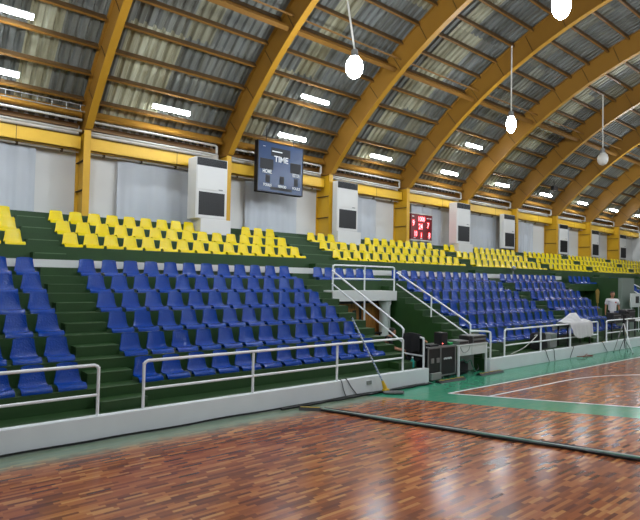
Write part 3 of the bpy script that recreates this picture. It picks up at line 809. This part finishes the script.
MB().bbox(7.95, 9.24, .05, .62, .77, .80, .008).build('top', 'white', s)
MB().box(7.98, 8.52, .07, .09, .52, .77).box(8.54, 9.2, .07, .09, .52, .77).build('front_panel', 'white', s)
MB().box(8.62, 9.18, .45, .48, .02, .52).build('side_panel', 'grey', s)
for x in (7.92, 9.14):
    for y in (.06, .56): MB().box(x+.03, x+.075, y, y+.045, 0, .77).build('leg', 'rail', s)
for i, (x0, x1, z0, z1, lab) in enumerate([(7.98, 8.40, .80, .90, 'low grey amplifier at the left end of the white desk'), (8.60, 9.2, .80, .90, 'grey rack amplifier on the white desk, bottom of two'), (8.60, 9.2, .905, 1.0, 'grey rack amplifier on the white desk, top of two')]):
    s = thing('amplifier', (x0, .5, z0), lab, 'amplifier', 'amplifiers on the desk')
    MB().bbox(x0, x1, .08, .45, z0+.001, z1, .008).build('body', 'galv', s)
    MB().box(x0+.03, x1-.03, .073, .082, z0+.025, z1-.025).build('front_plate', 'dark', s)
o = MB().bbox(8.42, 8.58, .1, .4, .801, 1.0, .01).build('adaptor_box', 'dark'); tag(o, 'black box between the amplifiers on the white desk', 'box', kind='thing')
o = MB().bbox(7.755, 7.9, .2, .42, .807, .87, .015).build('walkie_charger', 'green_dev'); tag(o, 'bright green plastic case at the right end of the flight case', 'case', kind='thing')
s = thing('equipment_bag', (8.5, .5, 0), 'heap of black bag and cables under the white desk', 'bag')
MB().bbox(8.05, 8.6, .2, .55, 0.0, .34, .08).build('bag_body', 'fabric_black', s, True)
MB().tube(smooth_path([(8.1,.18,.36),(8.3,.16,.40),(8.45,.18,.3),(8.6,.16,.36),(8.75,.2,.2),(8.85,.15,.02)], 5), .015, 6).build('cable', 'green_cable', s, True)
MB().tube(smooth_path([(8.1,.14,.1),(8.45,.1,.12),(8.7,.14,.05),(8.95,.15,.1),(9.05,.25,.2)], 5), .013, 6).build('cable', 'black_metal', s, True)
o = MB().tube(smooth_path([(8.0,.05,.75),(8.08,.045,.64),(8.2,.045,.60),(8.35,.045,.66),(8.42,.05,.76)], 5), .008, 5).build('loop_cable', 'grey', smooth=True); tag(o, 'thin cable loop hanging on the front of the white desk', 'cable', kind='thing')
s = thing('side_table', (8.5, 3.4, 0), 'black table standing before the brown door', 'table')
MB().bbox(7.95, 8.66, 3.42, 3.75, .74, .79, .008).build('top', 'black_metal', s)
for x in (7.98, 8.58):
    for y in (3.45, 3.68): MB().box(x, x+.04, y, y+.04, 0, .74).build('leg', 'black_metal', s)

# jacket over the stair railing
def drape_x(X, y0, y1, ztop, znear, zfar, mat, name):
    rows = []
    for i in range(13):
        u = i/12; y = y0+(y1-y0)*u; row = []
        sh = .10*abs(2*u-1)**2
        path = [(-.06, znear+.03*math.sin(u*9)), (-.055, (znear+ztop)/2), (-.045, ztop-.05-sh*.2), (-.024, ztop+.03-sh*.3), (.024, ztop+.03-sh*.3), (.048, ztop-.05-sh*.2), (.055, ztop*.55+zfar*.45), (.06, zfar+.05*math.sin(u*7+1)+.1*abs(2*u-1)**3)]
        for j, (dx, z) in enumerate(path): row.append((X+dx+.015*math.sin(u*14+j)*(j in (0, 1, 6, 7)), y, z))
        rows.append(row)
    return MB().sheet(rows, .010)
s = thing('black_jacket', (6.54, .45, .45), 'black jacket draped over the end of the left stair railing', 'jacket')
drape_x(6.54, .13, .645, 1.125, .72, .46, 'fabric_black', 'j').build('body', 'fabric_black', s, True)
MB().tube([(6.66, .22, .98), (6.67, .16, .92), (6.67, .13, .8)], [.05, .05, .045], 8).build('sleeve', 'fabric_black', s, True)

# ------------------------------------------------------------------ people
def skin_mesh(name, mat, chains, parent, extra=None, sub=1):
    """chains: list of [(point, radius)...]; points shared between chains are welded"""
    vs = []; rs = []; es = []; idx = {}
    def vid(p, r):
        k = tuple(round(c, 4) for c in p)
        if k not in idx: idx[k] = len(vs); vs.append(Vector(p)); rs.append(r)
        return idx[k]
    for ch in chains:
        ids = [vid(p, r) for p, r in ch]
        es += [(a, b) for a, b in zip(ids, ids[1:]) if a != b]
    off = parent_world(parent)
    me = bpy.data.meshes.new(name); me.from_pydata([v-off for v in vs], es, [])
    o = bpy.data.objects.new(name, me); COL.objects.link(o)
    md = o.modifiers.new('s', 'SKIN'); md.use_smooth_shade = True
    for i, sv in enumerate(me.skin_vertices[0].data):
        sv.radius = (rs[i], rs[i]) if not isinstance(rs[i], tuple) else rs[i]; sv.use_root = (i == 0)
    if sub: ss = o.modifiers.new('u', 'SUBSURF'); ss.levels = sub; ss.render_levels = sub
    dg = bpy.context.evaluated_depsgraph_get(); m2 = bpy.data.meshes.new_from_object(o.evaluated_get(dg))
    bpy.data.objects.remove(o); bpy.data.meshes.remove(me)
    m2.name = name; m2.materials.clear(); m2.materials.append(M[mat])
    for p in m2.polygons: p.use_smooth = True
    if extra:
        bm = bmesh.new(); bm.from_mesh(m2)
        tmp = bpy.data.meshes.new('t'); tmp.from_pydata([v-off for v in extra.v], [], extra.f); bm.from_mesh(tmp); bpy.data.meshes.remove(tmp)
        bmesh.ops.recalc_face_normals(bm, faces=bm.faces[:])
        for f in bm.faces: f.smooth = True
        bm.to_mesh(m2); bm.free()
    ob = bpy.data.objects.new(name, m2); COL.objects.link(ob); ob.parent = parent
    return ob
def head_mesh(c, face, up=Vector((0,0,1)), s=1.0):
    """head with brow, nose, mouth, chin and ears; face = unit direction it looks"""
    face = Vector(face).normalized(); side = face.cross(up).normalized(); upv = side.cross(face)
    m = MB(); rows = []; n = 18
    prof = [(-.125,.030,.02),(-.110,.052,.018),(-.085,.062,.012),(-.05,.070,.006),(-.01,.074,0),(.03,.077,0),(.065,.072,-.004),(.095,.052,-.008),(.112,.024,-.01)]
    for z, r, fo in prof:
        row = []
        for j in range(n+1):
            q = 2*PI*j/n; fx = math.cos(q); sx_ = math.sin(q)
            rr = r*(1.22 if fx < 0 else 1.12); bump = 0
            if fx > .96: bump = {-.05: .012, -.01: .022, .03: .006}.get(z, 0)
            if fx > .75 and z == .03: bump += -.004
            row.append(Vector(c)+(face*(fx*rr+fo+bump)+side*(sx_*r)+upv*z)*s)
        rows.append(row)
    m.sheet(rows, .004)
    for e in (-1, 1):
        m.lathe([(.006, -.03), (.016, -.02), (.018, .01), (.006, .03)], Vector(c)+(side*e*.076+upv*-.01)*s, 8)
    return m
def hair_mesh(c, face, s=1.0):
    face = Vector(face).normalized(); up = Vector((0,0,1)); side = face.cross(up).normalized(); m = MB(); rows = []; n = 18
    for z, r in [(-.06,.074),(-.01,.080),(.03,.083),(.068,.080),(.1,.06),(.122,.02)]:
        row = []
        for j in range(n+1):
            q = 2*PI*j/n; fx = math.cos(q); rr = r*(1.26 if fx < 0 else 1.12)
            zz = z if not (fx > .25 and z < .06) else .055+.02*(z+.06)
            row.append(Vector(c)+(face*(fx*rr-.008)+side*math.sin(q)*r+up*zz)*s)
        rows.append(row)
    return m.sheet(rows, .006)
def hand_chains(w, d, down, th):
    """palm from wrist w along d; th = thumb side"""
    w, d, down, th = Vector(w), Vector(d).normalized(), Vector(down).normalized(), Vector(th).normalized()
    out = []; palm = w+d*.055
    out.append([(w, .021), (palm, .026)])
    for k, L in zip((-1.5, -.5, .5, 1.5), (.060, .075, .080, .068)):
        a = palm+th*k*.019+d*.03
        out.append([(palm, .026), (a, .010), (a+d*L*.5+down*L*.12, .009), (a+d*L*.8+down*L*.45, .008)])
    out.append([(w+d*.018+th*.012, .016), (w+d*.045+th*.042, .010), (w+d*.075+th*.052+down*.015, .009)])
    return out
# 1. person standing in white polo shirt
P = Vector((20.62, 1.42, KERB-.01))
t = thing('person', P, 'person in a white polo shirt and dark trousers standing beyond the black cases', 'person')
fd = Vector((-.72, -.69, 0)).normalized(); sd = Vector((fd.y, -fd.x, 0))*-1
def q(s_, f, z): return P+sd*s_+fd*f+Vector((0,0,z))
pel = q(0,0,.96); ch = q(0,.01,1.25); nk = q(0,0,1.47)
body = [[(pel,.14),(q(0,.01,1.1),.14),(ch,.15),(q(0,0,1.40),.11),(nk,.055),(q(0,.02,1.58),.06)]]
for e in (-1, 1):
    body.append([(q(0,0,1.40),.11),(q(.19*e,0,1.40),.055),(q(.26*e,-.01,1.13),.042),(q(.285*e,.03,.89),.030)])
    body += hand_chains(q(.285*e,.03,.89), (0,0,-1), fd, fd)
    body.append([(pel,.14),(q(.10*e,0,.90),.092),(q(.11*e,.01,.50),.058),(q(.115*e,-.02,.09),.04),(q(.13*e,.06,.035),.036),(q(.14*e,.16,.03),.03)])
skin_mesh('body', 'skin', body, t, head_mesh(q(0,.03,1.65), fd))
skin_mesh('polo_shirt', 'tshirt', [[(q(0,0,.80),.165),(q(0,0,.92),.175),(q(0,.01,1.1),.178),(ch,.19),(q(0,0,1.39),.14),(q(0,0,1.45),.07)]]+[[(q(0,0,1.39),.14),(q(.20*e,0,1.39),.085),(q(.25*e,-.005,1.18),.075)] for e in (-1,1)], t)
skin_mesh('trousers', 'trousers', [[(q(0,0,1.04),.15),(q(0,0,.90),.15)]]+[[(q(0,0,.90),.15),(q(.10*e,0,.86),.102),(q(.11*e,.01,.50),.075),(q(.115*e,-.02,.08),.062)] for e in (-1,1)], t)
hair_mesh(q(0,.03,1.65), fd).build('hair', 'hair', t, True)
MB().bbox(-.03,.03,-.004,.004,-.03,.03,.003, Matrix.Translation(q(.07,.175,1.30)) @ Matrix.Rotation(math.atan2(fd.x, -fd.y), 4, 'Z')).build('badge', 'red_mark', t)

# 2. person sitting in the gangway, black top, teal trousers
P = Vector((6.90, 1.74, 0)); fd = Vector((.75, -.66, 0)).normalized(); sd = Vector((-fd.y, fd.x, 0))
t = thing('person', P, 'seated person in black shirt and teal shorts behind the sloping stair railing', 'person')
pel = q(0,0,.48)
body = [[(pel,.13),(q(0,.05,.62),.13),(q(0,.13,.80),.13),(q(0,.19,.90),.085),(q(0,.22,.945),.05),(q(0,.24,.98),.055)]]
for e in (-1, 1):
    body.append([(q(0,.19,.90),.085),(q(.17*e,.19,.87),.05),(q(.22*e,.26,.64),.04),(q(.12*e,.46,.58),.03)])
    body += hand_chains(q(.12*e,.46,.58), fd-sd*e*.4, (0,0,-1), Vector((0,0,1)))
    body.append([(pel,.13),(q(.10*e,.06,.47),.088),(q(.13*e,.30,.50),.06),(q(.13*e,.20,.09),.04),(q(.13*e,.23,.035),.036),(q(.14*e,.31,.03),.03)])
skin_mesh('body', 'skin', body, t, head_mesh(q(0,.27,1.045), fd+Vector((0,0,-.35)), s=.95))
skin_mesh('shirt', 'fabric_black', [[(q(0,-.01,.46),.145),(q(0,.05,.62),.148),(q(0,.13,.80),.145),(q(0,.19,.89),.10)]]+[[(q(0,.19,.89),.10),(q(.17*e,.19,.87),.065),(q(.205*e,.235,.72),.058)] for e in (-1,1)], t)
skin_mesh('shorts', 'teal', [[(q(0,0,.47),.142),(q(.10*e,.06,.475),.10),(q(.128*e,.26,.50),.082)] for e in (-1,1)], t)
hair_mesh(q(0,.27,1.045), fd, .97).build('hair', 'hair', t, True)
def stool(x, y, h, label):
    s = thing('plastic_stool', (x, y, 0), label, 'stool', 'teal stools in the gangway')
    MB().bbox(x-.17, x+.17, y-.17, y+.17, h-.035, h, .012).build('seat', 'teal', s)
    for a in (-1, 1):
        for b in (-1, 1): MB().tube([(x+a*.13, y+b*.13, h-.03), (x+a*.17, y+b*.17, 0)], .02, 6).build('leg', 'teal', s)
stool(6.90, 1.74, .31, 'teal plastic stool under the person in teal shorts')

# 3. person bending over the flight case
P = Vector((7.15, 1.02, 0)); fd = Vector((-.12, -.99, 0)).normalized(); sd = Vector((-fd.y, fd.x, 0))
t = thing('person', P, 'crouching person in a white shirt reaching over the flight case', 'person')
pel = q(0,-.05,.42)
body = [[(pel,.13),(q(0,0,.56),.13),(q(0,.06,.70),.135),(q(0,.12,.80),.085),(q(0,.15,.84),.05),(q(0,.17,.87),.055)]]
wr = {1: Vector((7.32,.70,.90)), -1: q(-.17,.08,.52)}
el = {1: Vector((7.42,.80,.93)), -1: q(-.25,.06,.60)}
for e in (-1, 1):
    body.append([(q(0,.12,.80),.085),(q(.18*e,.10,.80),.05),(el[e],.042),(wr[e],.03)])
    body += hand_chains(wr[e], (Vector((-.1,-1,-.1)) if e == 1 else fd), (0,0,-1), -sd*e)
    body.append([(pel,.13),(q(.11*e,0,.42),.088),(q(.16*e,.20,.47),.06),(q(.16*e,.10,.09),.04),(q(.16*e,.14,.035),.036),(q(.17*e,.23,.03),.03)])
skin_mesh('body', 'skin', body, t, head_mesh(q(-.03,.20,.95), fd+Vector((0,0,-.5)), s=.92))
skin_mesh('shirt', 'tshirt', [[(q(0,-.06,.40),.145),(q(0,0,.56),.148),(q(0,.06,.70),.15),(q(0,.12,.79),.10)]]+[[(q(0,.12,.79),.10),(q(.18*e,.10,.80),.064),(q(.18*e,.10,.80).lerp(el[e],.55),.055)] for e in (-1,1)], t)
skin_mesh('trousers', 'trousers', [[(q(0,-.05,.41),.142),(q(.11*e,0,.42),.10),(q(.16*e,.20,.47),.075),(q(.16*e,.10,.10),.06)] for e in (-1,1)], t)
hair_mesh(q(-.03,.20,.95), fd, .94).build('hair', 'hair', t, True)
stool(7.17, 1.175, .22, 'teal plastic stool under the crouching person')
s = thing('water_bottle', (6.45, .3, KERB-.01), 'teal water bottle standing on the walkway below the black jacket', 'bottle')
MB().lathe([(.04,0),(.045,.01),(.045,.17),(.02,.21),(.02,.23)], (6.45,.3,KERB-.009), 14).build('body', 'teal', s, True)
MB().lathe([(.022,.23),(.022,.26)], (6.45,.3,KERB-.009), 14).build('cap', 'lettering', s, True)

# ------------------------------------------------------------------ gear on the right walkway
WZ = KERB-.01
s = thing('backpack', (12.4, .35, WZ), 'black backpack slumped behind the railing', 'backpack')
MB().bbox(12.15, 12.72, .2, .5, WZ, .88, .12).build('body', 'fabric_black', s, True)
MB().bbox(12.22, 12.65, .14, .24, WZ+.04, .62, .045).build('front_pocket', 'fabric_black', s, True)
MB().tube(smooth_path([(12.3,.35,.86),(12.34,.35,.97),(12.5,.35,.97),(12.54,.35,.86)],4), .015, 6).build('handle', 'fabric_black', s, True)
s = thing('computer_tower', (13.3, .5, WZ), 'grey computer tower standing on the walkway right of the backpack', 'computer')
MB().bbox(13.12, 13.55, .30, .57, WZ, .80, .012).build('case', 'grey', s)
MB().box(13.16, 13.51, .292, .304, .55, .76).build('front_plate', 'greywall', s)
s = thing('folding_table', (14.6, .4, WZ), 'dark folding table hidden under the white cloth', 'table')
MB().bbox(14.0, 15.75, .16, .56, .98, 1.01, .008).build('top', 'black_metal', s)
for x in (14.06, 15.66):
    for y in (.18, .50): MB().box(x, x+.04, y, y+.04, WZ, .98).build('leg', 'black_metal', s)
MB().box(14.1, 15.65, .51, .53, .60, .64).build('stretcher', 'black_metal', s)
s = thing('monitor', (14.25, .45, 1.01), 'monitor standing under the peaked end of the white cloth', 'monitor')
MB().bbox(14.62, 15.0, .36, .41, 1.06, 1.32, .01).build('screen', 'dark', s)
MB().box(14.78, 14.84, .37, .40, 1.012, 1.1).bbox(14.7, 14.92, .3, .46, 1.011, 1.03, .006).build('stand', 'dark', s)
# white cloth thrown over table, gear and rail
def cloth():
    rows = []; NU = 48
    xf = lambda x: 13.82+(x-13.86)*.82
    def lerp_tab(t, x):
        for (a, b), (c, d) in zip(t, t[1:]):
            if x <= c: return b+(d-b)*((x-a)/(c-a) if c > a else 0)
        return t[-1][1]
    TOP = [(13.86, 1.13), (14.3, 1.25), (14.7, 1.40), (15.02, 1.41), (15.25, 1.22), (15.42, 1.16), (15.6, 1.19), (15.84, 1.15)]
    BOT = [(13.86, .98), (14.05, .74), (14.3, .64), (14.8, .61), (15.2, .65), (15.5, .62), (15.84, .67)]
    for i in range(NU+1):
        x = 13.86+1.98*i/NU; zt = lerp_tab(TOP, x); zb = lerp_tab(BOT, x); row = []
        fold = math.sin(x*17)*.012+math.sin(x*31+1)*.006
        zr = min(zt, 1.145)
        for k in (0, .2, .4, .6, .8, 1): row.append((xf(x)+.05*(1-k)*math.sin(x*5), .005-.03*(1-k)+fold*(1-k)-.012*(1-k), zb+(zr-.05-zb)*k))
        row += [(xf(x), .03, zr-.01), (xf(x), .07, zr), (xf(x)+.1*(x-xf(x)), .11, zr+.02*(zt-zr))]
        for k in (.15, .35, .55, .75, .9): row.append((xf(x)+(x-xf(x))*(.1+.9*k), .11+.26*k, zr+(zt-zr)*k**.8+.01*math.sin(x*21+k*6)))
        row += [(x, .385, zt), (x, .43, zt-.005), (x, .50, max(1.05, zt-.12)), (x, .58, max(1.03, zt-.3)), (x, .60, .98), (x, .605, .86+fold)]
        rows.append(row)
    return MB().sheet(rows, -.006)
o = cloth().build('dust_sheet', 'cloth_white', smooth=True); tag(o, 'white cloth thrown over equipment and the railing, peaked at its left', 'cloth', kind='thing')
s = thing('trestle_table', (19.0, .45, WZ), 'dark trestle table on the walkway carrying two black cases', 'table')
MB().bbox(17.75, 20.1, .28, .58, .93, .96, .006).build('top', 'black_metal', s)
for x in (17.8, 20.0):
    for y in (.30, .53): MB().box(x, x+.035, y, y+.035, WZ, .93).build('leg', 'black_metal', s)
for x0, x1, z1, lab in ((17.95, 18.98, 1.32, 'left black equipment case before the standing person, lower of the pair'), (19.05, 20.0, 1.42, 'right black equipment case before the standing person, taller of the pair')):
    s = thing('equipment_case', ((x0+x1)/2, .43, .96), lab, 'case', 'black cases on the trestle table')
    MB().bbox(x0, x1, .30, .56, .961, z1, .015).build('body', 'dark', s)
    MB().box(x0+.4, x0+.6, .288, .302, 1.1, 1.14).build('handle', 'galv', s)
    MB().box(x0, x1, .296, .30, z1-.1, z1-.08).build('lid_seam', 'galv', s)
o = MB().bbox(18.5, 18.95, .32, .52, 1.321, 1.37, .02).build('folded_cloth', 'navy', smooth=True); tag(o, 'folded navy cloth on top of the left black case', 'cloth', kind='thing')
s = thing('camera_tripod', (17.1, -.35, 0), 'silver legged camera tripod on the floor at the right edge', 'tripod')
ap = Vector((17.1, -.36, 1.05))
for k in range(3):
    an = -1.9+k*2.09; f = Vector((17.1+.42*math.cos(an), -.40+.34*math.sin(an), .012))
    l = MB().tube([ap, ap.lerp(f, .55)], .016, 8).tube([ap.lerp(f, .5), f], .011, 8).build('leg', 'rail' if k == 0 else 'galv', s, True)
    MB().lathe([(.02, -.012), (.02, .012)], f, 10).build('foot', 'black_metal', l)
MB().tube([(17.1, -.36, .6), (17.1, -.36, 1.32)], .018, 10).lathe([(.05, 0), (.05, .05)], (17.1, -.36, 1.03), 12).build('centre_column', 'black_metal', s, True)
MB().bbox(17.04, 17.16, -.42, -.30, 1.30, 1.36, .01).tube([(17.1, -.36, 1.33), (17.3, -.6, 1.22)], .01, 6).build('pan_head', 'black_metal', s)
s = thing('video_camera', (17.1, -.36, 1.36), 'small dark video camera mounted on the tripod', 'camera')
MB().bbox(17.03, 17.17, -.48, -.22, 1.361, 1.48, .015).build('body', 'black_metal', s)
MB().lathe([(.04, 0), (.045, .08)], (17.1, -.48, 1.42), 14, Matrix.Rotation(PI/2, 4, 'X')).build('lens', 'dark', s)
s = thing('light_stand', (17.55, -.2, 0), 'thin dark light stand beside the camera tripod', 'stand')
MB().tube([(17.55, -.22, .1), (17.55, -.22, 1.5)], .012, 8).build('pole', 'black_metal', s)
for k in range(3):
    an = .5+k*2.09; MB().tube([(17.55, -.22, .45), (17.55+.33*math.cos(an), -.26+.2*math.sin(an), .012)], .01, 6).build('leg', 'black_metal', s)
s = thing('white_table', (21.5, .85, WZ), 'white topped table at the right edge of the view', 'table')
MB().bbox(20.9, 22.2, .62, 1.1, .87, .91, .008).build('top', 'white', s)
for x in (20.95, 22.1):
    for y in (.66, 1.02): MB().box(x, x+.04, y, y+.04, WZ, .87).build('leg', 'galv', s)
put = put_seat('blue', 22.75, 1.95, .84, 'single blue plastic seat standing apart behind the white table', 'loose blue seats', False)
o = MB().bbox(22.55, 23.4, 1.50, 2.05, 0, .835, .01).build('plinth_box', 'greywall'); tag(o, 'grey plinth under the single blue seat', 'plinth', kind='thing')
s = thing('notice_board', (26.5, 2.5, 0), 'white board standing before the grey pier at the right edge', 'board')
MB().bbox(25.7, 26.9, 2.55, 2.6, 1.25, 1.95, .008).build('panel', 'white', s)
for x in (25.8, 26.75): MB().box(x, x+.05, 2.56, 2.6, 0, 1.25).build('leg', 'white', s)
MB().box(26.3, 26.7, 2.535, 2.552, 1.45, 1.8).build('dark_notice', 'dark', s)
s = thing('broom', (20.42, 1.92, WZ), 'straw broom propped upside down beside the standing person', 'broom')
MB().tube([(20.42, 1.88, WZ), (20.44, 1.95, 1.62)], .014, 8).build('handle', 'straw', s)
rows = [[(20.44+(.03+.10*v)*math.cos(2*PI*j/12), 1.95+(.03+.03*v)*math.sin(2*PI*j/12), 1.58+.62*v*(1-.2*abs(math.cos(2*PI*j/12+.6)))) for j in range(13)] for v in (0, .15, .4, .7, .9, 1)]
MB().sheet(rows, .01).build('bristles', 'straw', s, True)
s = thing('cctv_camera', (19.4, 5.6, WALKZ), 'small silver spotlight standing on the walkway under the yellow seats', 'spotlight')
MB().tube([(19.75, 5.5, WALKZ), (19.75, 5.5, 2.98)], .02, 8).build('post', 'galv', s)
MB().lathe([(.06, -.10), (.10, -.04), (.11, .06), (.05, .12)], (19.75, 5.5, 3.05), 14, Matrix.Rotation(1.2, 4, 'Y')).build('head', 'galv', s, True)

# ------------------------------------------------------------------ light, world, camera
w = bpy.data.worlds.new('World'); SC.world = w; w.use_nodes = True
bg = w.node_tree.nodes['Background']; bg.inputs[0].default_value = (.80, .86, .95, 1); bg.inputs[1].default_value = .30

cam = bpy.data.cameras.new('Camera'); co = bpy.data.objects.new('Camera', cam); COL.objects.link(co)
cam.sensor_width = 36; cam.sensor_fit = 'HORIZONTAL'; cam.lens = 36*534.5/640; cam.clip_end = 200
yaw, pitch, roll = .69166, .03177, .01973
f = Vector((math.sin(yaw)*math.cos(pitch), math.cos(yaw)*math.cos(pitch), math.sin(pitch)))
r = Vector((math.cos(yaw), -math.sin(yaw), 0)); u = r.cross(f)
r2 = r*math.cos(roll)+u*math.sin(roll); u2 = -r*math.sin(roll)+u*math.cos(roll)
mat = Matrix((r2, u2, -f)).transposed().to_4x4(); mat.translation = (-3.5023, -8.1692, 2.4664)
co.matrix_world = mat
SC.camera = co
vs = SC.view_settings
SC.display_settings.display_device = 'sRGB'
vs.view_transform = 'Standard'; vs.look = 'None'; vs.exposure = 0.0; vs.gamma = 1.0; vs.use_curve_mapping = False
